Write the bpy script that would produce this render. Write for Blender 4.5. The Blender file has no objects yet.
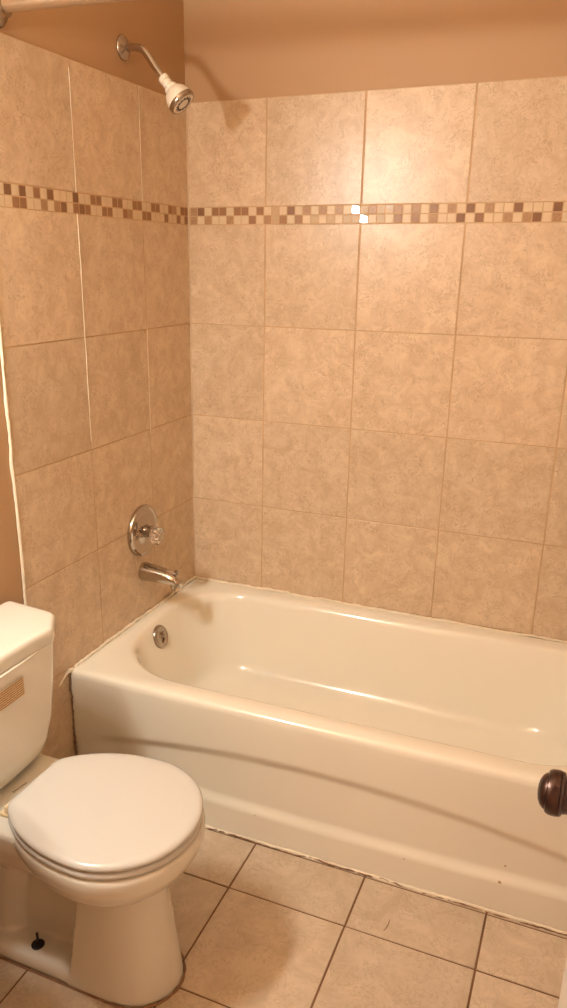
import bpy, bmesh, math, random
from mathutils import Vector, Matrix
PI = math.pi
random.seed(7)
sc = bpy.context.scene
COL = sc.collection

# ------------------------------------------------------------------ camera
cam_d = bpy.data.cameras.new('camera')
cam = bpy.data.objects.new('camera', cam_d); COL.objects.link(cam)
cam.location = (1.26069, -2.36523, 1.48946)
cam.rotation_euler = (1.24112, -0.01086, 0.40159)
cam_d.sensor_fit = 'VERTICAL'; cam_d.sensor_height = 24.0
cam_d.lens = 787.1 / 1008 * 24.0
cam_d.shift_x = 20.7 / 1008; cam_d.shift_y = 27.8 / 1008
cam_d.clip_start = 0.02
sc.camera = cam

# ------------------------------------------------------------------ world, exposure, lamp settings
wd = bpy.data.worlds.new('world'); sc.world = wd; wd.use_nodes = True
bg = wd.node_tree.nodes['Background']
bg.inputs[0].default_value = (1.0, 0.45, 0.20, 1); bg.inputs[1].default_value = 0.85
sc.view_settings.view_transform = 'Standard'; sc.view_settings.look = 'None'
sc.view_settings.gamma = 1; sc.view_settings.use_curve_mapping = False
sc.view_settings.exposure = 0.10
LAMP_COLOR = (1.0, 1.0, 0.93)
LAMP_STRENGTH = 345.0
LAMP_SPOTS = [(0.110, -1.62, 1.85), (0.110, -1.74, 1.85), (0.110, -1.86, 1.85)]
LAMP_R = 0.04
CAMP = Vector((1.26069, -2.36523, 1.48946))

# ------------------------------------------------------------------ materials
def s2l(c):
    return tuple(((v/255)/12.92 if v/255 <= .04045 else ((v/255+.055)/1.055)**2.4) for v in c)

def new_mat(name):
    m = bpy.data.materials.new(name); m.use_nodes = True
    nt = m.node_tree; b = nt.nodes['Principled BSDF']
    return m, nt, b

def N(nt, kind, **kw):
    n = nt.nodes.new(kind)
    for k, v in kw.items():
        if k.startswith('_'): setattr(n, k[1:], v)
        else: n.inputs[k].default_value = v
    return n

def plain(name, rgb, rough=.5, metal=0.0, coat=0.0, bump=0.0, bscale=200, spec=.5, trans=0.0, vary=0.0, vscale=8):
    m, nt, b = new_mat(name)
    b.inputs['Base Color'].default_value = (*rgb, 1)
    b.inputs['Roughness'].default_value = rough
    b.inputs['Metallic'].default_value = metal
    b.inputs['Coat Weight'].default_value = coat
    b.inputs['Coat Roughness'].default_value = .04
    b.inputs['Specular IOR Level'].default_value = spec
    b.inputs['Transmission Weight'].default_value = trans
    tc = N(nt, 'ShaderNodeTexCoord')
    if bump:
        n = N(nt, 'ShaderNodeTexNoise', Scale=bscale, Detail=3.0)
        bp = N(nt, 'ShaderNodeBump', Strength=bump, Distance=.002)
        nt.links.new(tc.outputs['Object'], n.inputs['Vector'])
        nt.links.new(n.outputs['Fac'], bp.inputs['Height'])
        nt.links.new(bp.outputs['Normal'], b.inputs['Normal'])
    if vary:
        n = N(nt, 'ShaderNodeTexNoise', Scale=vscale, Detail=4.0)
        mx = N(nt, 'ShaderNodeMix', _data_type='RGBA')
        nt.links.new(tc.outputs['Object'], n.inputs['Vector'])
        nt.links.new(n.outputs['Fac'], mx.inputs['Factor'])
        mx.inputs['A'].default_value = (*[c*(1-vary) for c in rgb], 1)
        mx.inputs['B'].default_value = (*[min(1, c*(1+vary)) for c in rgb], 1)
        nt.links.new(mx.outputs['Result'], b.inputs['Base Color'])
    return m

def tile_mat(name, base, vein, light, rough=.3, vscale=16.0, bump=.12):
    """mottled ceramic with fine wandering veins; per-tile tint from the 'tint' attribute"""
    m, nt, b = new_mat(name)
    L = nt.links.new
    tc = N(nt, 'ShaderNodeTexCoord')
    at = N(nt, 'ShaderNodeAttribute', _attribute_name='tint')
    # shift the pattern from tile to tile
    sh = N(nt, 'ShaderNodeVectorMath', _operation='MULTIPLY'); sh.inputs[1].default_value = (37, 53, 71)
    L(at.outputs['Color'], sh.inputs[0])
    ad = N(nt, 'ShaderNodeVectorMath', _operation='ADD')
    L(tc.outputs['Object'], ad.inputs[0]); L(sh.outputs[0], ad.inputs[1])
    big = N(nt, 'ShaderNodeTexNoise', Scale=vscale*.55, Detail=8.0, Roughness=.70, Distortion=.6)
    L(ad.outputs[0], big.inputs['Vector'])
    r1 = N(nt, 'ShaderNodeValToRGB'); r1.color_ramp.elements[0].position = .38; r1.color_ramp.elements[1].position = .63
    r1.color_ramp.elements[0].color = (*base, 1); r1.color_ramp.elements[1].color = (*light, 1)
    L(big.outputs['Fac'], r1.inputs['Fac'])
    # veins: where a distorted noise crosses its middle value
    vn = N(nt, 'ShaderNodeTexNoise', Scale=vscale, Detail=5.0, Roughness=.55, Distortion=2.2)
    L(ad.outputs[0], vn.inputs['Vector'])
    s = N(nt, 'ShaderNodeMath', _operation='SUBTRACT'); s.inputs[1].default_value = .5
    L(vn.outputs['Fac'], s.inputs[0])
    a = N(nt, 'ShaderNodeMath', _operation='ABSOLUTE'); L(s.outputs[0], a.inputs[0])
    mr = N(nt, 'ShaderNodeMapRange'); mr.inputs['From Min'].default_value = 0; mr.inputs['From Max'].default_value = .035
    mr.inputs['To Min'].default_value = 1; mr.inputs['To Max'].default_value = 0
    L(a.outputs[0], mr.inputs['Value'])
    pm = N(nt, 'ShaderNodeTexNoise', Scale=vscale*.7, Detail=2.0); L(ad.outputs[0], pm.inputs['Vector'])
    pr = N(nt, 'ShaderNodeMapRange'); pr.inputs['From Min'].default_value = .36; pr.inputs['From Max'].default_value = .56
    pr.inputs['To Min'].default_value = 0; pr.inputs['To Max'].default_value = .8
    L(pm.outputs['Fac'], pr.inputs['Value'])
    mu = N(nt, 'ShaderNodeMath', _operation='MULTIPLY'); L(mr.outputs[0], mu.inputs[0]); L(pr.outputs[0], mu.inputs[1])
    mx = N(nt, 'ShaderNodeMix', _data_type='RGBA'); mx.inputs['B'].default_value = (*vein, 1)
    L(mu.outputs[0], mx.inputs['Factor']); L(r1.outputs['Color'], mx.inputs['A'])
    # small brightness difference between tiles
    sp = N(nt, 'ShaderNodeSeparateColor'); L(at.outputs['Color'], sp.inputs[0])
    tr = N(nt, 'ShaderNodeMapRange'); tr.inputs['To Min'].default_value = .94; tr.inputs['To Max'].default_value = 1.05
    L(sp.outputs['Red'], tr.inputs['Value'])
    fin = N(nt, 'ShaderNodeVectorMath', _operation='SCALE')
    L(mx.outputs['Result'], fin.inputs[0]); L(tr.outputs[0], fin.inputs['Scale'])
    L(fin.outputs[0], b.inputs['Base Color'])
    b.inputs['Roughness'].default_value = rough
    bn = N(nt, 'ShaderNodeTexNoise', Scale=170.0, Detail=2.0); L(tc.outputs['Object'], bn.inputs['Vector'])
    bp = N(nt, 'ShaderNodeBump', Strength=bump, Distance=.003); L(bn.outputs['Fac'], bp.inputs['Height'])
    L(bp.outputs['Normal'], b.inputs['Normal'])
    return m

M = {}
M['tile'] = tile_mat('wall_tile', (.58, .425, .28), (.44, .30, .19), (.70, .55, .385), vscale=36)
M['ftile'] = tile_mat('floor_tile', (.52, .40, .28), (.45, .34, .23), (.64, .51, .375), rough=.38, vscale=24)
M['paint'] = plain('wall_paint', (.46, .285, .15), .55, bump=.1, bscale=260)
M['ceil'] = plain('ceiling_paint', (.80, .62, .42), .7)
M['grout'] = plain('wall_grout', (.56, .375, .215), .8, vary=.35, vscale=9)
M['fgrout'] = plain('floor_grout', (.19, .095, .045), .9, vary=.3, vscale=12)
M['caulk'] = plain('caulk', (.80, .70, .54), .45, bump=.3, bscale=90, vary=.12, vscale=40)
M['cornerg'] = plain('corner_grout', (.60, .45, .31), .7, vary=.15, vscale=12)
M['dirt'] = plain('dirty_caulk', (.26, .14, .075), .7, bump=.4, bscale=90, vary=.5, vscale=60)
M['tub'] = plain('tub_enamel', (.85, .80, .68), .16, coat=.6)
M['porcelain'] = plain('porcelain', (.74, .70, .61), .14, coat=.5)
M['seat'] = plain('seat_plastic', (.60, .575, .53), .22, coat=.3)
M['hinge'] = plain('hinge_plastic', (.75, .60, .36), .35)
M['chrome'] = plain('chrome', (.53, .47, .41), .10, metal=1, bump=.04, bscale=60)
M['dull'] = plain('dull_chrome', (.43, .36, .30), .22, metal=1, vary=.2, vscale=40)
M['rodm'] = plain('rod_metal', (.58, .45, .31), .28, metal=.85)
M['whitep'] = plain('white_plastic', (.82, .76, .66), .3, coat=.2)
M['darkp'] = plain('dark_plastic', (.05, .03, .025), .5)
M['acrylic'] = plain('clear_acrylic', (1, .95, .88), .06, trans=.95)
M['bronze'] = plain('bronze', (.062, .030, .022), .34, metal=.75, coat=.2, vary=.35, vscale=60)
M['boltm'] = plain('rusty_bolt', (.025, .02, .03), .45, metal=.4)
M['door'] = plain('door_paint', (.80, .74, .65), .4)
M['ink'] = plain('label_ink', (.36, .15, .04), .5)
M['inkd'] = plain('dark_ink', (.07, .02, .01), .5)
M['sticker'] = plain('label_paper', (.76, .60, .38), .4)
M['wood'] = plain('vanity_paint', (.62, .54, .44), .45)
M['stain'] = plain('rust_spot', (.52, .36, .20), .5)
# mosaic tones; W puts the lamp glint into a paler, tilted cream
MOS = {'c': (.66, .52, .35), 'd': (.50, .36, .21), 'b': (.32, .17, .085), 'D': (.24, .12, .062), 'm': (.40, .24, .13), 'W': (.72, .56, .36)}
for k, v in MOS.items():
    M['mos_'+k] = plain('mosaic_'+{'c':'cream','d':'tan','b':'brown','D':'umber','m':'marble','W':'cream_glint'}[k], v, .10 if k == 'W' else .34, coat=.3 if k == 'W' else .05, vary=.45 if k == 'm' else .12, vscale=150 if k == 'm' else 60, spec=.5 if k == 'W' else .3)
em = bpy.data.materials.new('lit_glass'); em.use_nodes = True
nt = em.node_tree; nt.nodes.clear()
e = nt.nodes.new('ShaderNodeEmission'); o_ = nt.nodes.new('ShaderNodeOutputMaterial')
e.inputs[0].default_value = (*LAMP_COLOR, 1); e.inputs[1].default_value = LAMP_STRENGTH
nt.links.new(e.outputs[0], o_.inputs[0]); M['bulb'] = em

# ------------------------------------------------------------------ mesh helpers
def link(name, me, parent=None, loc=None):
    o = bpy.data.objects.new(name, me); COL.objects.link(o)
    if parent: o.parent = parent
    if loc: o.location = loc
    return o

def obj(name, bm, mats, parent=None, smooth=True, angle=40):
    if not isinstance(mats, (list, tuple)): mats = [mats]
    bmesh.ops.recalc_face_normals(bm, faces=bm.faces)
    me = bpy.data.meshes.new(name); 
    if smooth:
        for f in bm.faces: f.smooth = True
        for ed in bm.edges:
            if len(ed.link_faces) == 2 and ed.calc_face_angle(0) > math.radians(angle): ed.smooth = False
    bm.to_mesh(me); bm.free()
    for m in mats: me.materials.append(m)
    o = link(name, me)
    if parent:
        o.parent = parent
        if parent.type == 'EMPTY': o.matrix_parent_inverse = Matrix.Translation(-parent.location)
    return o

def thing(name, label, cat, loc=(0, 0, 0), group=None):
    o = link(name, None, None, loc); o.empty_display_size = .05
    o['label'] = label; o['category'] = cat
    if group: o['group'] = group
    return o
def tag(o, label, cat, group=None):
    o['label'] = label; o['category'] = cat
    if group: o['group'] = group
    return o
def struct(o):
    o['kind'] = 'structure'; return o

def add_box(bm, x0, x1, y0, y1, z0, z1, mi=0, bev=0.0, seg=2):
    g = bmesh.ops.create_cube(bm, size=1)
    bmesh.ops.scale(bm, vec=(x1-x0, y1-y0, z1-z0), verts=g['verts'])
    bmesh.ops.translate(bm, vec=((x0+x1)/2, (y0+y1)/2, (z0+z1)/2), verts=g['verts'])
    fs = {f for v in g['verts'] for f in v.link_faces}
    for f in fs: f.material_index = mi
    if bev:
        es = list({ed for f in fs for ed in f.edges})
        r = bmesh.ops.bevel(bm, geom=es, offset=bev, segments=seg, affect='EDGES', profile=.5)
        for f in r['faces']: f.material_index = mi

def loft(bm, rings, cap0=True, cap1=True, mi=0):
    """rings: lists of equal-length point loops"""
    vr = [[bm.verts.new(p) for p in r] for r in rings]
    n = len(vr[0])
    for a, b in zip(vr, vr[1:]):
        for i in range(n):
            f = bm.faces.new((a[i], a[(i+1) % n], b[(i+1) % n], b[i])); f.material_index = mi
    if cap0: bm.faces.new(vr[0][::-1]).material_index = mi
    if cap1: bm.faces.new(vr[-1]).material_index = mi
    return vr

def frame(d):
    d = Vector(d).normalized()
    u = d.cross(Vector((0, 0, 1)))
    if u.length < 1e-3: u = d.cross(Vector((1, 0, 0)))
    u.normalize(); return u, d.cross(u).normalized()

def lathe(bm, origin, axis, prof, n=40, cap0=True, cap1=True, mi=0, wob=None):
    """prof: list of (distance along axis, radius)"""
    origin = Vector(origin); axis = Vector(axis).normalized(); u, v = frame(axis)
    rings = []
    for t, r in prof:
        ring = []
        for i in range(n):
            a = 2*PI*i/n
            rr = r if wob is None else r*(1+wob(a, t))
            ring.append(origin+axis*t+(u*math.cos(a)+v*math.sin(a))*rr)
        rings.append(ring)
    return loft(bm, rings, cap0, cap1, mi)

def tube(bm, pts, rad, n=16, mi=0, cap=True):
    pts = [Vector(p) for p in pts]
    if not hasattr(rad, '__len__'): rad = [rad]*len(pts)
    rings = []; u = None
    for i, p in enumerate(pts):
        d = (pts[min(i+1, len(pts)-1)]-pts[max(i-1, 0)]).normalized()
        if u is None: u, _ = frame(d)
        else: u = (u-d*u.dot(d)).normalized()
        v = d.cross(u)
        rings.append([p+(u*math.cos(2*PI*k/n)+v*math.sin(2*PI*k/n))*rad[i] for k in range(n)])
    return loft(bm, rings, cap, cap, mi)

def bez(pts, n=8):
    """smooth Catmull-Rom through the points"""
    P = [Vector(p) for p in pts]; out = []
    for i in range(len(P)-1):
        a, b, c, d = P[max(i-1, 0)], P[i], P[i+1], P[min(i+2, len(P)-1)]
        for k in range(n):
            t = k/n
            out.append(.5*((2*b)+(-a+c)*t+(2*a-5*b+4*c-d)*t*t+(-a+3*b-3*c+d)*t**3))
    out.append(P[-1]); return out

def rrect(x0, x1, y0, y1, r, z, ns=24, nc=14):
    """rounded rectangle loop, the same point count whatever the radius; r = number or 4 radii (x1y1, x0y1, x0y0, x1y0)"""
    if not hasattr(r, '__len__'): r = (r,)*4
    cs = [(x1-r[0], y1-r[0], 0, r[0]), (x0+r[1], y1-r[1], PI/2, r[1]), (x0+r[2], y0+r[2], PI, r[2]), (x1-r[3], y0+r[3], 1.5*PI, r[3])]
    out = []
    for k in range(4):
        cx, cy, a0, rr = cs[k]
        arc = [Vector((cx+rr*math.cos(a0+PI/2*i/nc), cy+rr*math.sin(a0+PI/2*i/nc), z)) for i in range(nc+1)]
        nx = cs[(k+1) % 4]
        nxt = Vector((nx[0]+nx[3]*math.cos(nx[2]), nx[1]+nx[3]*math.sin(nx[2]), z))
        out += arc
        for i in range(1, ns):
            out.append(arc[-1].lerp(nxt, i/ns))
    return out

def wobble_bead(bm, a, b, r, n=120, amp=.35, mi=0, seed=1, wander=.0008, flat=None):
    """an uneven bead of caulk from a to b"""
    rnd = random.Random(seed); a = Vector(a); b = Vector(b)
    d = (b-a).normalized(); u, v = frame(d)
    pts = []; rad = []; w1 = w2 = 0; s = 0
    for i in range(n+1):
        w1 = w1*.85+rnd.uniform(-1, 1)*wander; w2 = w2*.85+rnd.uniform(-1, 1)*wander; s = s*.7+rnd.uniform(-1, 1)*amp*.5
        pts.append(a.lerp(b, i/n)+u*w1+v*w2); rad.append(max(r*.35, r*(1+s)))
    tube(bm, pts, rad, 8, mi)

# ------------------------------------------------------------------ ROOM
ZT = 1.943; TEND = -.909; RX = 1.523; RY = -2.17; CZ = 2.42
rowsz = [0.0, .107, .4035, .702, .9965, 1.2975, 1.5995]
MZ0, MZ1 = 1.5995, 1.6495

def put_tile(bm, tl, o, au, av, an, u0, u1, v0, v1, mi, g=.0014, bev=.0013, tilt=.0006, th=.0075, nrm=None, flush=0.0, gu=None):
    """one tile slab with pillowed edges, its face on the wall plane"""
    gu = g if gu is None else gu
    u0 += gu; u1 -= gu; v0 += g; v1 -= g
    if u1-u0 < .003 or v1-v0 < .003: return
    cu, cv = (u0+u1)/2, (v0+v1)/2
    if nrm is None: tu, tv = random.uniform(-1, 1)*tilt/.15, random.uniform(-1, 1)*tilt/.15
    else: tu, tv = nrm
    col = (random.random(), random.random(), random.random(), 1)
    def P(u, v, h): return o+au*u+av*v+an*(h+(u-cu)*tu+(v-cv)*tv if h > -.004 else h)
    loops = []
    for ins, h in ((0, -th), (0, flush-bev), (bev*.35, flush-bev*.3), (bev, flush)):
        loops.append([bm.verts.new(P(u, v, h)) for u, v in ((u0+ins, v0+ins), (u1-ins, v0+ins), (u1-ins, v1-ins), (u0+ins, v1-ins))])
    fs = []
    for a, b in zip(loops, loops[1:]):
        for i in range(4): fs.append(bm.faces.new((a[i], a[(i+1) % 4], b[(i+1) % 4], b[i])))
    fs.append(bm.faces.new(loops[-1]))
    for f in fs:
        f.material_index = mi
        for lp in f.loops: lp[tl] = col

def tiled_plane(bm, tl, o, au, av, an, us, rows, mi, **kw):
    for a, b in zip(us, us[1:]):
        for c, d in zip(rows, rows[1:]): put_tile(bm, tl, o, au, av, an, a, b, c, d, mi, **kw)

mosk = list('cdbDmW')
def mosaic(bm, tl, o, au, av, an, length, top, bot, mi0, pitch, start=.0, glint=None):
    h = (MZ1-MZ0)/2
    i = 0; u = start
    while u < length-.004:
        for r, s in ((1, top), (0, bot)):
            k = s[i] if i < len(s) else random.choice('cccdbm')
            u1 = min(u+pitch, length)
            put_tile(bm, tl, o, au, av, an, u, u1, MZ0+r*h, MZ0+(r+1)*h, mi0+mosk.index(k), g=.0011, bev=.0009, tilt=.0022, flush=-.0006,
                     nrm=(glint((u+u1)/2, MZ0+(r+.5)*h) if (k == 'W' and glint) else None))
        i += 1; u += pitch

mm = [M['paint'], M['grout'], M['tile']] + [M['mos_'+k] for k in mosk]
X, Y, Z = Vector((1, 0, 0)), Vector((0, 1, 0)), Vector((0, 0, 1))
# left wall (plane x = 0, faces +x)
bm = bmesh.new(); tl = bm.loops.layers.float_color.new('tint')
add_box(bm, -.12, -.0075, RY-1.0, .12, -.05, CZ+.05, 0)
add_box(bm, -.0075, -.0010, TEND, 0, 0, ZT, 1)
usl = [0, .276, .590, -TEND]
tiled_plane(bm, tl, Vector((0, 0, 0)), -Y, Z, X, usl, rowsz, 2)
tiled_plane(bm, tl, Vector((0, 0, 0)), -Y, Z, X, usl, [MZ1, ZT], 2)
topL = 'bbcmbccbbccbbccbbccbb' + 'ccDcccDcbcDcD' + 'cccb'
botL = 'bcbccbcccbbccmbccbbcc' + 'bDbcDmcmccbbc' + 'ccbc'
mosaic(bm, tl, Vector((0, 0, 0)), -Y, Z, X, -TEND, topL, botL, 3, .0252)
struct(obj('wall_left', bm, mm, smooth=False))
# back wall (plane y = 0, faces -y)
bm = bmesh.new(); tl = bm.loops.layers.float_color.new('tint')
add_box(bm, -.0075, RX+.12, .0075, .12, -.05, CZ+.05, 0)
add_box(bm, 0, RX, .0010, .0075, 0, ZT, 1)
usb = [0, .2635, .5625, .863, 1.176, 1.48, RX]
tiled_plane(bm, tl, Vector((0, 0, 0)), X, Z, -Y, usb, rowsz, 2, gu=.0021)
tiled_plane(bm, tl, Vector((0, 0, 0)), X, Z, -Y, usb, [MZ1, ZT], 2, gu=.0021)
topB = 'mDcbbcbbcbcd' + 'cDcmcmcmcWdm' + 'ddmcmcbcmcD' + 'cmccDcccDc'
botB = 'mcmccmccbcmd' + 'bcbcdcdcddWc' + 'dcbcbcmccDc' + 'DccmcmDcmc'
def glint(u, z):
    p = Vector((u, 0, z)); l = (Vector(LAMP_SPOTS[1])-p).normalized(); c = (CAMP-p).normalized()
    h = (l+c).normalized(); s = -h.y
    return (-h.x/s, -h.z/s)
mosaic(bm, tl, Vector((0, 0, 0)), X, Z, -Y, RX, topB, botB, 3, .02515, .006, glint)
struct(obj('wall_back', bm, mm, smooth=False))
# right wall
bm = bmesh.new(); tl = bm.loops.layers.float_color.new('tint')
add_box(bm, RX+.0075, RX+.12, RY-1.0, .0075, -.05, CZ+.05, 0)
add_box(bm, RX+.0022, RX+.0075, TEND, 0, 0, ZT, 1)
tiled_plane(bm, tl, Vector((RX, 0, 0)), -Y, Z, -X, [0, .3, .6, -TEND], rowsz, 2)
tiled_plane(bm, tl, Vector((RX, 0, 0)), -Y, Z, -X, [0, .3, .6, -TEND], [MZ1, ZT], 2)
mosaic(bm, tl, Vector((RX, 0, 0)), -Y, Z, -X, -TEND, '', '', 3, .0252)
struct(obj('wall_right', bm, mm, smooth=False))
# front wall with the doorway the picture was taken through
DX0, DX1 = .60, 1.40
bm = bmesh.new()
add_box(bm, 0-.0075, DX0, RY-.12, RY, -.05, CZ+.05)
add_box(bm, DX1, RX+.0075, RY-.12, RY, -.05, CZ+.05)
add_box(bm, DX0, DX1, RY-.12, RY, 2.06, CZ+.05)
struct(obj('wall_front', bm, [M['paint']], smooth=False))
# ceiling
bm = bmesh.new(); add_box(bm, -.12, RX+.12, RY-1.0, .12, CZ, CZ+.1)
struct(obj('ceiling', bm, [M['ceil']], smooth=False))
# floor
FS = .3045
bm = bmesh.new(); tl = bm.loops.layers.float_color.new('tint')
add_box(bm, -.0075, RX+.0075, RY-1.0, .0075, -.06, -.0022, 0)
fx = [.577+FS*k for k in range(-2, 4)]
fx = [-.0075]+fx[0:]; fx = [v for v in fx if v < RX]+[RX]
fy = [.76]+[.933+FS*k for k in range(0, 8)]
fy = [0, .15, .455]+fy
tiled_plane(bm, tl, Vector((0, 0, 0)), X, -Y, Z, fx, fy, 1, g=.0023)
struct(obj('floor', bm, [M['fgrout'], M['ftile']], smooth=False))

# caulk and grout lines
SK = .008
bm = bmesh.new()
wobble_bead(bm, (.0006, -.0006, .404), (.0006, -.0006, ZT), .0028, 160, seed=21, wander=.0001, amp=.2)
struct(obj('trim_8', bm, M['cornerg']))
bm = bmesh.new()
wobble_bead(bm, (.006, -.0045, .401), (RX-.005, -.0045, .401), .0050, 260, seed=3, wander=.0008)
struct(obj('trim_1', bm, M['caulk']))
bm = bmesh.new()
wobble_bead(bm, (.0045, -.006, .401), (.0045, -.70, .401), .0048, 160, seed=4, wander=.0012)
wobble_bead(bm, (.0045, -.70, .401), (.004, -.768, .397), .0050, 30, seed=5, wander=.0022)
wobble_bead(bm, (.003, -.768, .396), (.001, -.81, .372), .0022, 20, seed=15, wander=.001)
struct(obj('trim_2', bm, M['caulk']))
bm = bmesh.new()
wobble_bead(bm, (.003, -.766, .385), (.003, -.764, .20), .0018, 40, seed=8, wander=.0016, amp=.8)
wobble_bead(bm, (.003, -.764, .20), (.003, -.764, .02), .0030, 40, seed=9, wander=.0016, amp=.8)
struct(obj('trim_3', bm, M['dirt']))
bm = bmesh.new()
wobble_bead(bm, (.012, -.758, .0012), (RX-.01, -.758+SK*RX, .0012), .0048, 200, seed=6, wander=.0009, amp=.35)
struct(obj('trim_4', bm, M['caulk']))
bm = bmesh.new()
wobble_bead(bm, (.012, -.7625, .0003), (RX-.01, -.7625+SK*RX, .0003), .0016, 220, seed=16, wander=.0012, amp=.8)
struct(obj('trim_5', bm, M['dirt']))
bm = bmesh.new()
wobble_bead(bm, (-.002, TEND-.002, .05), (-.002, TEND-.002, ZT), .0040, 200, seed=7, wander=.0006, amp=.3)
struct(obj('trim_6', bm, M['caulk']))
bm = bmesh.new()  # pale beads paint in the light caught along these grout joints
wobble_bead(bm, (.0005, -.590, MZ1), (.0005, -.590, ZT-.02), .0008, 60, seed=17, wander=.0002, amp=.5)
wobble_bead(bm, (.0005, -.590, 1.02), (.0005, -.590, MZ0), .0012, 60, seed=18, wander=.0003, amp=.5)
wobble_bead(bm, (.0005, -.276, MZ1), (.0005, -.276, ZT-.02), .0007, 60, seed=19, wander=.0002, amp=.5)
wobble_bead(bm, (.0005, -.276, .98), (.0005, -.276, 1.30), .0007, 60, seed=20, wander=.0002, amp=.5)
struct(obj('trim_7', bm, M['caulk']))

# ------------------------------------------------------------------ BATHTUB (its front runs very slightly out of square)
tub = thing('bathtub', 'long almond bathtub with curved recessed apron set against the tiled back wall', 'bathtub', (.76, -.38, 0))
bm = bmesh.new()
x0, x1, yb, yf, zr = .004, RX-.004, -.004, -.762, .398
R_ = []
R_.append(rrect(x0, x1, yf+.0005, yb, .003, .352))
R_.append(rrect(x0, x1, yf, yb, .003, .376))
R_.append(rrect(x0, x1, yf+.0015, yb, .004, .389))
R_.append(rrect(x0, x1, yf+.006, yb, .004, .3955))
R_.append(rrect(x0+.004, x1-.004, yf+.014, yb-.002, .006, zr))
R_.append(rrect(x0+.02, x1-.03, yf+.028, yb-.02, .05, zr))
ix0, ix1, iy0, iy1 = .054, 1.445, -.691, -.062
R_.append(rrect(ix0-.012, ix1+.012, iy0-.010, iy1+.008, (.15, .20, .26, .24), zr-.0005))
R_.append(rrect(ix0-.004, ix1+.004, iy0-.002, iy1+.002, (.15, .20, .26, .24), zr-.004))
R_.append(rrect(ix0+.003, ix1-.006, iy0+.005, iy1-.005, (.15, .20, .255, .235), zr-.013))
R_.append(rrect(ix0+.009, ix1-.014, iy0+.012, iy1-.011, (.15, .195, .25, .23), zr-.03))
for k in range(1, 8):
    t = k/8
    z = (zr-.03)*(1-t)+.175*t
    R_.append(rrect(ix0+.009+.070*t, ix1-.014-.09*t**1.15, iy0+.012+.045*t, iy1-.011-.05*t, (.15, .195-.045*t, .25-.10*t, .23-.08*t), z))
bx0, bx1, by0, by1 = ix0+.009+.070, ix1-.014-.09, iy0+.012+.045, iy1-.011-.05
for a in (12, 28, 44, 60, 75, 90):
    s, c = math.sin(math.radians(a)), math.cos(math.radians(a))
    dx = .075*(1-c)
    R_.append(rrect(bx0+dx, bx1-dx*1.6, by0+dx, by1-dx, .14, .175-.055*s))
R_.append(rrect(bx0+.15, bx1-.18, by0+.13, by1-.13, .08, .1185))
R_.append(rrect(bx0+.25, bx1-.28, by0+.20, by1-.20, .03, .118))
loft(bm, R_, False, True)
# apron: swooping recessed panel
nx, nz = 150, 90
def smooth(e0, e1, v):
    t = max(0, min(1, (v-e0)/(e1-e0))); return t*t*(3-2*t)
def apron_y(x, z):
    zu = .270-.150*(x-.74)**2; zl = .094+.028*(x-.74)**2
    inside = (1-smooth(zu-.030, zu+.008, z))*smooth(zl-.014, zl+.022, z)
    inside *= smooth(.05, .14, x)*smooth(RX-.05, RX-.14, x) if x < RX-.05 else 0
    return yf+.0005+.004*(1-z/.36)+.0125*inside
grid = [[bm.verts.new((x0+(x1-x0)*i/nx, apron_y(x0+(x1-x0)*i/nx, .352*j/nz), .352*j/nz+(.002 if j == 0 else 0))) for i in range(nx+1)] for j in range(nz+1)]
for j in range(nz):
    for i in range(nx): bm.faces.new((grid[j][i], grid[j][i+1], grid[j+1][i+1], grid[j+1][i]))
# end returns so the apron has depth
for xi, sgn in ((0, 1), (nx, -1)):
    back = [bm.verts.new((grid[j][xi].co.x, yf+.05, grid[j][xi].co.z)) for j in range(nz+1)]
    for j in range(nz): bm.faces.new((grid[j][xi], grid[j+1][xi], back[j+1], back[j]))
for v_ in bm.verts: v_.co.y += SK*v_.co.x*(-v_.co.y/.762)
shell = obj('tub_shell', bm, M['tub'], tub, angle=50)
# overflow plate
bm = bmesh.new()
oc = Vector((.0685, -.380, .343)); on = Vector((1, 0, .33)).normalized()
lathe(bm, oc-on*.012, on, [(0, .012), (.010, .012), (.011, .038), (.016, .039), (.021, .0365), (.0225, .031), (.0215, .029), (.022, .012), (.0235, .010), (.0235, .002)])
ov = obj('overflow_plate', bm, M['dull'], tub)
bm = bmesh.new(); u_, v_ = frame(on)
lathe(bm, oc+on*.009+v_*.0, on, [(0, .0055), (.0055, .0055), (.007, .004), (.0072, .001)], 16)
tube(bm, [oc+on*.0105+v_*.022, oc+on*.0155+v_*.008-u_*.008, oc+on*.0155-v_*.014-u_*.004], [.004, .0055, .004], 10)
obj('trip_lever', bm, M['dull'], ov)
bm = bmesh.new(); lathe(bm, (.30, -.40, .1175), (0, 0, 1), [(0, .036), (.003, .036), (.0045, .030), (.003, .026), (.003, .004)])
obj('drain', bm, M['chrome'], tub)
# rust spots on the apron
for sx, sz, sr in ((1.206, .093, .0045), (1.213, .135, .003), (.57, .085, .0022), (.975, .082, .0022)):
    yy = apron_y(sx, sz)+SK*sx; bm = bmesh.new()
    ring = [(sx+sr*math.cos(a*PI/8)*random.uniform(.8, 1.15), yy-.0006, sz+sr*1.1*math.sin(a*PI/8)*random.uniform(.8, 1.15)) for a in range(16)]
    ring2 = [(sx+(p[0]-sx)*.6, yy-.0012, sz+(p[2]-sz)*.6) for p in ring]
    loft(bm, [ring, ring2], True, True)
    obj('rust_spot', bm, M['stain'], tub)

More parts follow.
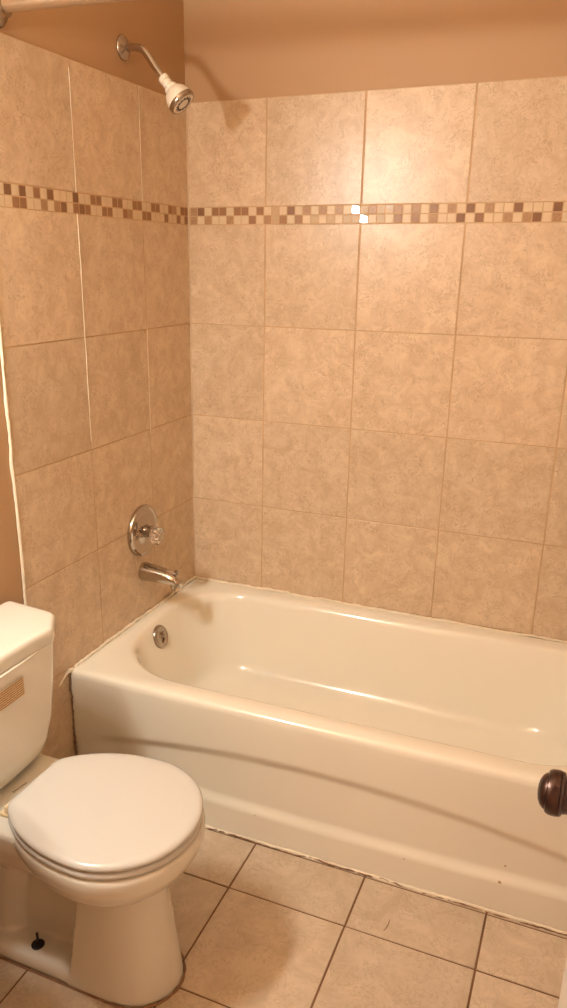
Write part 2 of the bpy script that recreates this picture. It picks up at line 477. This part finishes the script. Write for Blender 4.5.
# ------------------------------------------------------------------ TOILET
TY = -1.233
toilet = thing('toilet', 'white porcelain toilet with closed round lid beside the bathtub', 'toilet', (.3, TY, 0))
def egg(cx, af, ab, b, xmin, z, n=96, y0=TY, p=2.0):
    """egg outline: front half-length af, back half-length ab, cut off at xmin"""
    out = []
    for i in range(n):
        a = 2*PI*i/n; c, s = math.cos(a), math.sin(a)
        x = cx+(af if c > 0 else ab)*math.copysign(abs(c)**(2/p), c)
        y = b*math.copysign(abs(s)**(2/p), s)
        if x < xmin:
            # keep the side line and flatten the back with soft corners
            y *= max(0, 1-((xmin-x)/(cx-ab-xmin if cx-ab-xmin else 1))**2) if False else 1
            x = xmin-(xmin-x)*.06
        out.append(Vector((x, y0+y, z)))
    return out
# bowl: several closed solids fused into one continuous skin
bm = bmesh.new()
cx = .475
spec = [(.268, .080, .03, .070), (.273, .094, .05, .095), (.286, .113, .10, .124), (.306, .135, .16, .149), (.330, .155, .215, .168), (.352, .167, .24, .1765), (.372, .172, .25, .179), (.387, .172, .25, .178), (.3935, .167, .245, .173)]
loft(bm, [egg(cx, af, ab, b, .10, z) for z, af, ab, b in spec])
# front column, flaring to the floor, flat behind
def column(z):
    t = 1-z/.30
    xb = .418-.040*t; xf = .560+.039*t; b = .084+.013*t
    pts = []
    for i in range(33):
        a = -PI/2+PI*i/32
        pts.append(Vector((xf-.11+.11*math.cos(a), TY+b*math.sin(a), z)))
    pts += [Vector((xb, TY+b, z)), Vector((xb, TY-b, z))]
    return pts
loft(bm, [column(z) for z in (0, .05, .1, .15, .2, .25, .30)])
# foot
loft(bm, [rrect(.11, .50, TY-.0965, TY+.0965, .03, 0, 8, 6), rrect(.11, .50, TY-.0965, TY+.0965, .03, .022, 8, 6), rrect(.115, .50, TY-.091, TY+.091, .03, .032, 8, 6), rrect(.13, .50, TY-.07, TY+.07, .03, .038, 8, 6)])
# trapway web and its bulging tube
loft(bm, [rrect(.11, .47, TY-.027, TY+.027, .02, 0, 8, 6), rrect(.11, .47, TY-.029, TY+.029, .02, .33, 8, 6)])
tube(bm, bez([(.215, TY, .29), (.195, TY, .24), (.180, TY, .17), (.168, TY, .09), (.165, TY, .01)], 6), .060, 20)
# deck the tank stands on
loft(bm, [rrect(.05, .30, TY-.060, TY+.060, .03, .225, 8, 6), rrect(.04, .33, TY-.088, TY+.088, .04, .262, 8, 6), rrect(.035, .36, TY-.118, TY+.118, .04, .300, 8, 6), rrect(.03, .38, TY-.130, TY+.130, .04, .347, 8, 6), rrect(.03, .38, TY-.133, TY+.133, .04, .379, 8, 6), rrect(.035, .375, TY-.128, TY+.128, .04, .390, 8, 6)])
bmesh.ops.recalc_face_normals(bm, faces=bm.faces)
tmp = bpy.data.meshes.new('tmp'); bm.to_mesh(tmp); bm.free()
to = link('bowl', tmp)
md = to.modifiers.new('r', 'REMESH'); md.mode = 'VOXEL'; md.voxel_size = .0035; md.use_smooth_shade = True
md = to.modifiers.new('s', 'SMOOTH'); md.factor = .5; md.iterations = 12
dg = bpy.context.evaluated_depsgraph_get()
me = bpy.data.meshes.new_from_object(to.evaluated_get(dg)); bpy.data.objects.remove(to)
for p_ in me.polygons: p_.use_smooth = True
me.materials.clear(); me.materials.append(M['porcelain'])
bowl = link('bowl', me, toilet); bowl.matrix_parent_inverse = Matrix.Translation(-toilet.location)
# grimy joint round the foot
bm = bmesh.new()
def foot_line(off):
    pts = []
    for i in range(33):
        a = -PI/2+PI*i/32
        pts.append(Vector((.600-.11+(.11+off)*math.cos(a), TY+(.097+off)*math.sin(a), .0012)))
    return pts
fl = foot_line(.002)
path = [Vector((.13, TY-.0985, .0012)), Vector((.3, TY-.0985, .0012))]+fl+[Vector((.3, TY+.0985, .0012)), Vector((.13, TY+.0985, .0012))]
rnd = random.Random(3); tube(bm, path, [.003*rnd.uniform(.5, 1.3) for _ in path], 8)
obj('base_caulk', bm, M['dirt'], toilet)
# seat ring and lid
def lid_out(ins, z, dome=0):
    return egg(cx-.003, .170-ins, .248-ins, .176-ins, .254+ins, z+.007)
bm = bmesh.new()
loft(bm, [lid_out(.006, .3875), lid_out(.001, .390), lid_out(-.001, .395), lid_out(.000, .400), lid_out(.004, .4035)])
seat = obj('seat', bm, M['seat'], toilet, angle=60)
bm = bmesh.new()
loft(bm, [lid_out(.008, .4055), lid_out(.002, .407), lid_out(-.0005, .411), lid_out(.0, .415), lid_out(.003, .419), lid_out(.009, .4215), lid_out(.02, .423), lid_out(.05, .4242), lid_out(.09, .4248), lid_out(.13, .425)])
obj('lid', bm, M['seat'], toilet, angle=60)
for s in (-1, 1):
    bm = bmesh.new()
    add_box(bm, .232, .258, TY+s*.075-.013, TY+s*.075+.013, .389, .398, 0, .003)
    add_box(bm, .243, .262, TY+s*.075-.011, TY+s*.075+.011, .394, .416, 0, .005)
    obj('hinge', bm, M['hinge'], toilet)
# floor bolts
for s in (-1, 1):
    bm = bmesh.new(); bc = Vector((.276, TY+s*.062, .036))
    lathe(bm, bc, (0, 0, 1), [(0, .0145), (.003, .015), (.005, .012), (.0052, .004)], 24)
    lathe(bm, bc, (0, 0, 1), [(.004, .006), (.010, .006), (.0102, .003), (.034, .003), (.035, .001)], 12)
    obj('floor_bolt', bm, M['boltm'], toilet)
# tank
def tank_ring(z, dep, hw, r, bow=.0):
    pts = rrect(.012, dep, TY-hw, TY+hw, (r, .012, .012, r), z, 20, 8)
    for p_ in pts:
        if p_.x > dep*.55: p_.x += bow*(1-((p_.y-TY)/hw)**2)
    return pts
bm = bmesh.new()
loft(bm, [tank_ring(.3965, .165, .128, .05, .012), tank_ring(.402, .176, .143, .055, .014), tank_ring(.416, .184, .158, .055, .014), tank_ring(.443, .190, .166, .05, .014), tank_ring(.488, .192, .178, .045, .014), tank_ring(.56, .192, .190, .04, .014), tank_ring(.668, .190, .205, .04, .012)])
tank = obj('tank', bm, M['porcelain'], toilet, angle=60)
def lid_plan(off, z, bowz=0):
    h = [(0.012-min(off, 0), .247), (.150, .233), (.196, .163), (.190, .11), (.188, 0)]
    # half outline mirrored and resampled with soft corners
    pl = [(x+(off if i else 0), TY+y+(off if i < 3 else 0)) for i, (x, y) in enumerate(h)]
    pl += [(x, 2*TY-y) for x, y in pl[-2::-1]]
    out = []
    P = [Vector((x, y, z)) for x, y in pl]
    n = len(P)
    for i in range(n):
        a, b, c = P[i-1], P[i], P[(i+1) % n]
        r = .16 if i not in (0, n-1) else .05
        p1 = b.lerp(a, r); p2 = b.lerp(c, r)
        for k in range(5):
            t = k/4; out.append((1-t)**2*p1+2*t*(1-t)*b+t*t*p2)
    return out
bm = bmesh.new()
loft(bm, [lid_plan(-.004, .664), lid_plan(.004, .667), lid_plan(.007, .676), lid_plan(.0065, .694), lid_plan(.0045, .7015), lid_plan(.001, .7045), lid_plan(-.004, .7055), lid_plan(-.02, .706)])
obj('tank_lid', bm, M['porcelain'], toilet, angle=50)
# printed label on the tank front: rows of small print
def tank_x(y, z):
    hw = .200; return .192+.014*(1-((y-TY)/hw)**2)
bm = bmesh.new()
ya, yb_ = -1.310, -1.178
def patch(bm, y0, y1, z0, z1, off, n=8, mi=0):
    lo = [bm.verts.new((tank_x(y0+(y1-y0)*i/n, z0)+off, y0+(y1-y0)*i/n, z0)) for i in range(n+1)]
    hi = [bm.verts.new((tank_x(y0+(y1-y0)*i/n, z1)+off, y0+(y1-y0)*i/n, z1)) for i in range(n+1)]
    for i in range(n):
        f = bm.faces.new((lo[i], lo[i+1], hi[i+1], hi[i])); f.material_index = mi
patch(bm, ya, yb_, .597, .640, .0006)
lab = obj('label', bm, M['sticker'], tank, smooth=False)
bm = bmesh.new(); rnd = random.Random(5)
for r in range(8):
    zz = .638-.0052*r; y = yb_-.002
    while y > ya+.004:
        w = rnd.uniform(.012, .040); patch(bm, max(ya, y-w), y, zz-.0021, zz, .0010, 4); y -= w+.001
obj('print', bm, M['ink'], lab, smooth=False)
# maker's script on the deck, laid down as a thin raised stroke
bm = bmesh.new()
P0 = Vector((.209, -1.250, .3918)); P1 = Vector((.214, -1.209, .3918)); d = (P1-P0); q = Vector((-d.y, d.x, 0)).normalized()
pts = []
for i in range(90):
    t = i/89; a = t*2*PI*8
    amp = .0035 if t < .10 else .0018
    pts.append(P0+d*(t+.02*math.sin(a))+q*(amp*math.cos(a)))
tube(bm, pts, .0005, 6)
obj('maker_script', bm, M['inkd'], toilet)

# ------------------------------------------------------------------ SHOWER HEAD
SY = -.336
sh = thing('wall_shower', 'white shower head on a bent chrome arm high on the left wall', 'shower head', (0, SY, 2.02))
bm = bmesh.new()
lathe(bm, (-.0072, SY, 2.018), X, [(0, .030), (.003, .0305), (.006, .029), (.010, .024), (.014, .015), (.0165, .012), (.0165, .009)])
obj('flange', bm, M['dull'], sh)
bm = bmesh.new()
tube(bm, bez([(-.004, SY, 2.018), (.03, SY, 2.016), (.052, SY, 2.010), (.068, SY, 1.995), (.085, SY, 1.973), (.116, SY, 1.935)], 8), .0095, 20)
obj('shower_arm', bm, M['chrome'], sh)
ax = Vector((.66, .06, -.75)).normalized(); h0 = Vector((.110, SY, 1.943))
bm = bmesh.new()
lathe(bm, h0, ax, [(0, .0105), (.001, .014), (.012, .0145), (.014, .012), (.018, .0135), (.026, .0135), (.030, .010), (.034, .011)], 10)
obj('swivel_nut', bm, M['whitep'], sh)
bm = bmesh.new()
lathe(bm, h0+ax*.030, ax, [(0, .009), (.002, .0170), (.006, .0185), (.009, .0175), (.016, .0250), (.026, .0315), (.036, .0345), (.044, .0350)], 48)
head = obj('head_body', bm, M['whitep'], sh)
bm = bmesh.new()
lathe(bm, h0+ax*.074, ax, [(0, .0345), (.001, .0368), (.006, .0374), (.011, .0366), (.0135, .0345), (.0135, .031)], 48)
obj('chrome_ring', bm, M['dull'], sh)
bm = bmesh.new()
lathe(bm, h0+ax*.080, ax, [(0, .031), (.0072, .031), (.008, .030), (.008, .0250), (.002, .0244), (.002, .0155), (.0085, .0150), (.0098, .012), (.010, .002)], 48)
face = obj('spray_face', bm, M['whitep'], head)
u_, v_ = frame(ax)
bm = bmesh.new(); lathe(bm, h0+ax*.0825, ax, [(0, .0158), (.0055, .0158), (.0055, .0243), (0, .0243)], 40, False, False)
obj('spray_groove', bm, M['darkp'], head)
for i in range(14):
    a = 2*PI*i/14; d_ = u_*math.cos(a)+v_*math.sin(a); bm = bmesh.new()
    tube(bm, [h0+ax*.0878+d_*.0205, h0+ax*.0882+d_*.0250], .0011, 8)
    obj('spray_tooth', bm, M['whitep'], head)

# ------------------------------------------------------------------ SHOWER VALVE
VY, VZ = -.352, .688
va = thing('shower_valve', 'round chrome shower valve plate with clear knob above the tub spout', 'faucet valve', (0, VY, VZ))
bm = bmesh.new()
lathe(bm, (.0003, VY, VZ), X, [(0, .082), (.006, .083), (.012, .080), (.015, .073), (.0105, .065), (.011, .050), (.014, .030), (.018, .022)], 64)
obj('escutcheon', bm, M['chrome'], va)
bm = bmesh.new()
lathe(bm, (.016, VY, VZ), X, [(0, .021), (.010, .021), (.011, .0185), (.020, .0185), (.021, .020), (.024, .020), (.026, .015), (.030, .013)], 40)
obj('sleeve', bm, M['dull'], va)
bm = bmesh.new()
KA = Vector((1, .0, -.30)).normalized(); K0 = Vector((.040, VY, VZ-.006))
lathe(bm, K0, KA, [(0, .012), (.003, .021), (.012, .0265), (.024, .0265), (.032, .021), (.035, .010), (.0352, .004)], 48, wob=lambda a, t: .10*math.cos(8*a)*(1 if .002 < t < .033 else 0))
kn = obj('knob', bm, M['acrylic'], va, angle=25)
bm = bmesh.new(); lathe(bm, K0-KA*.006, KA, [(0, .008), (.022, .008), (.024, .006), (.024, .001)], 20)
obj('knob_core', bm, M['chrome'], kn)

# ------------------------------------------------------------------ TUB SPOUT
PY, PZ = -.352, .550
sp = thing('tub_spout', 'chrome tub spout with diverter pull on the left wall above the tub', 'spout', (0, PY, PZ))
bm = bmesh.new()
prof = [(.0003, .029, .029, 0), (.004, .0305, .0305, 0), (.010, .030, .030, 0), (.04, .029, .0285, -.001), (.08, .026, .025, -.004), (.105, .024, .021, -.008), (.122, .022, .019, -.013), (.133, .018, .016, -.020), (.137, .012, .011, -.024)]
rings = []
for t, ry, rz, dz in prof:
    rings.append([Vector((t, PY+ry*math.cos(2*PI*i/32), PZ+dz+rz*math.sin(2*PI*i/32))) for i in range(32)])
loft(bm, rings)
lathe(bm, (.115, PY, PZ-.022), (.18, 0, -1), [(0, .017), (.014, .0165), (.018, .015), (.016, .012), (.004, .011)], 28)
obj('spout_body', bm, M['chrome'], sp)
bm = bmesh.new(); lathe(bm, (.119, PY, PZ+.002), (.25, 0, 1), [(0, .0035), (.012, .0035), (.0125, .007), (.015, .008), (.019, .007), (.0205, .003)], 20)
obj('diverter_pull', bm, M['dull'], sp)

# ------------------------------------------------------------------ CURTAIN ROD
rod = thing('curtain_rod', 'bare metal shower curtain rod crossing above the bathtub', 'curtain rod', (0, -.828, 1.990))
bm = bmesh.new(); lathe(bm, (.004, -.828, 1.990), (RX-.008, .0, -.035), [(0, .0138), (RX-.008, .0138)], 32)
obj('rod', bm, M['rodm'], rod)
for xx, s, zz in ((-.0073, 1, 1.985), (RX+.0073, -1, 1.953)):
    bm = bmesh.new(); lathe(bm, (xx, -.828, zz), X*s, [(0, .034), (.004, .035), (.010, .031), (.016, .022), (.024, .019), (.030, .0185)], 36)
    obj('end_flange', bm, M['dull'], rod)

# ------------------------------------------------------------------ DOOR (open, standing beside the camera)
DXf, DE = 1.332, -1.372
door = link('door_1', None, None, (DXf, DE-.76, 0)); door['kind'] = 'structure'
bm = bmesh.new()
add_box(bm, DXf, DXf+.035, DE-.76, DE, .012, 2.03, 0, .0015)
obj('door_leaf', bm, M['door'], door)
KC = Vector((1.2815, -1.445, .856))
bm = bmesh.new()
lathe(bm, (DXf+.0005, KC.y, KC.z), -X, [(0, .033), (.003, .033), (.006, .030), (.009, .020), (.011, .014)], 40)
rs = obj('door_rose', bm, M['bronze'], door)
bm = bmesh.new()
lathe(bm, (DXf-.008, KC.y, KC.z), -X, [(0, .0115), (.012, .0115), (.018, .014), (.020, .0190), (.024, .0225), (.030, .0238), (.032, .0240), (.033, .0268), (.0355, .0282), (.0372, .0284), (.0378, .0278), (.0384, .0288), (.044, .0290), (.049, .0282), (.0525, .0262), (.0535, .0232), (.056, .0220), (.0595, .0185), (.0625, .0125), (.0638, .006), (.064, .001)], 56)
obj('door_handle', bm, M['bronze'], door)
for hz in (.25, 1.05, 1.8):
    bm = bmesh.new(); lathe(bm, (DXf+.0, DE-.764, hz), Z, [(0, .005), (.09, .005)], 14)
    add_box(bm, DXf+.001, DXf+.034, DE-.7625, DE-.7598, hz, hz+.09)
    obj('hinge', bm, M['bronze'], door)

# ------------------------------------------------------------------ WALL LAMP over the sink (its own light)
lamp = thing('vanity_light', 'wall lamp with three glowing globes above the pedestal sink', 'wall lamp', (0, -1.74, 1.85))
bm = bmesh.new(); add_box(bm, -.0074, .022, -1.94, -1.54, 1.80, 1.90, 0, .006)
obj('backplate', bm, M['chrome'], lamp)
for p_ in LAMP_SPOTS:
    bm = bmesh.new(); lathe(bm, (.020, p_[1], p_[2]), X, [(0, .024), (.02, .022), (.050, .018), (.055, .016)], 24)
    hold = obj('holder', bm, M['chrome'], lamp)
    bm = bmesh.new(); bmesh.ops.create_uvsphere(bm, u_segments=24, v_segments=16, radius=LAMP_R)
    bmesh.ops.translate(bm, vec=p_, verts=bm.verts)
    obj('globe', bm, M['bulb'], hold)

# ------------------------------------------------------------------ PEDESTAL SINK beside the toilet
SKY = -1.775
sk = thing('pedestal_sink', 'white pedestal sink below the lamp beside the toilet', 'sink', (.2, SKY, 0))
bm = bmesh.new()
def sink_ring(z, a, b, x0=.006):
    n = 64; out = []
    for i in range(n):
        t = 2*PI*i/n; x = .20+a*math.cos(t) if math.cos(t) > 0 else .20+(.20-x0)*math.copysign(abs(math.cos(t))**.35, -1)
        out.append(Vector((x, SKY+b*math.copysign(abs(math.sin(t))**.8, math.sin(t)), z)))
    return out
loft(bm, [sink_ring(.62, .07, .10, .08), sink_ring(.68, .15, .20, .03), sink_ring(.74, .23, .28), sink_ring(.79, .255, .305), sink_ring(.81, .255, .305), sink_ring(.815, .245, .295), sink_ring(.812, .20, .24, .07), sink_ring(.76, .17, .21, .09), sink_ring(.69, .10, .13, .12), sink_ring(.68, .02, .02, .18)])
obj('basin', bm, M['porcelain'], sk, angle=60)
bm = bmesh.new(); lathe(bm, (.16, SKY, 0), Z, [(0, .12), (.03, .118), (.08, .09), (.3, .075), (.55, .085), (.64, .10)], 40)
obj('pedestal', bm, M['porcelain'], sk)
bm = bmesh.new(); lathe(bm, (.06, SKY, .81), Z, [(0, .025), (.01, .024), (.04, .015), (.06, .014)], 24)
tube(bm, bez([(.06, SKY, .86), (.09, SKY, .885), (.14, SKY, .88), (.165, SKY, .86)], 6), .011, 14)
obj('faucet', bm, M['chrome'], sk)

# ------------------------------------------------------------------ hair on the floor tile
HA, HB = Vector((.975, -.872, .0009)), Vector((.972, -.906, .0009))
bm = bmesh.new()
tube(bm, bez([HA, HA.lerp(HB, .5)+Vector((.002, 0, 0)), HB, HB+Vector((-.003, -.002, 0))], 6), .0006, 6)
tag(obj('hair_strand', bm, M['inkd']), 'short dark hair lying on the floor tile near the tub', 'hair')
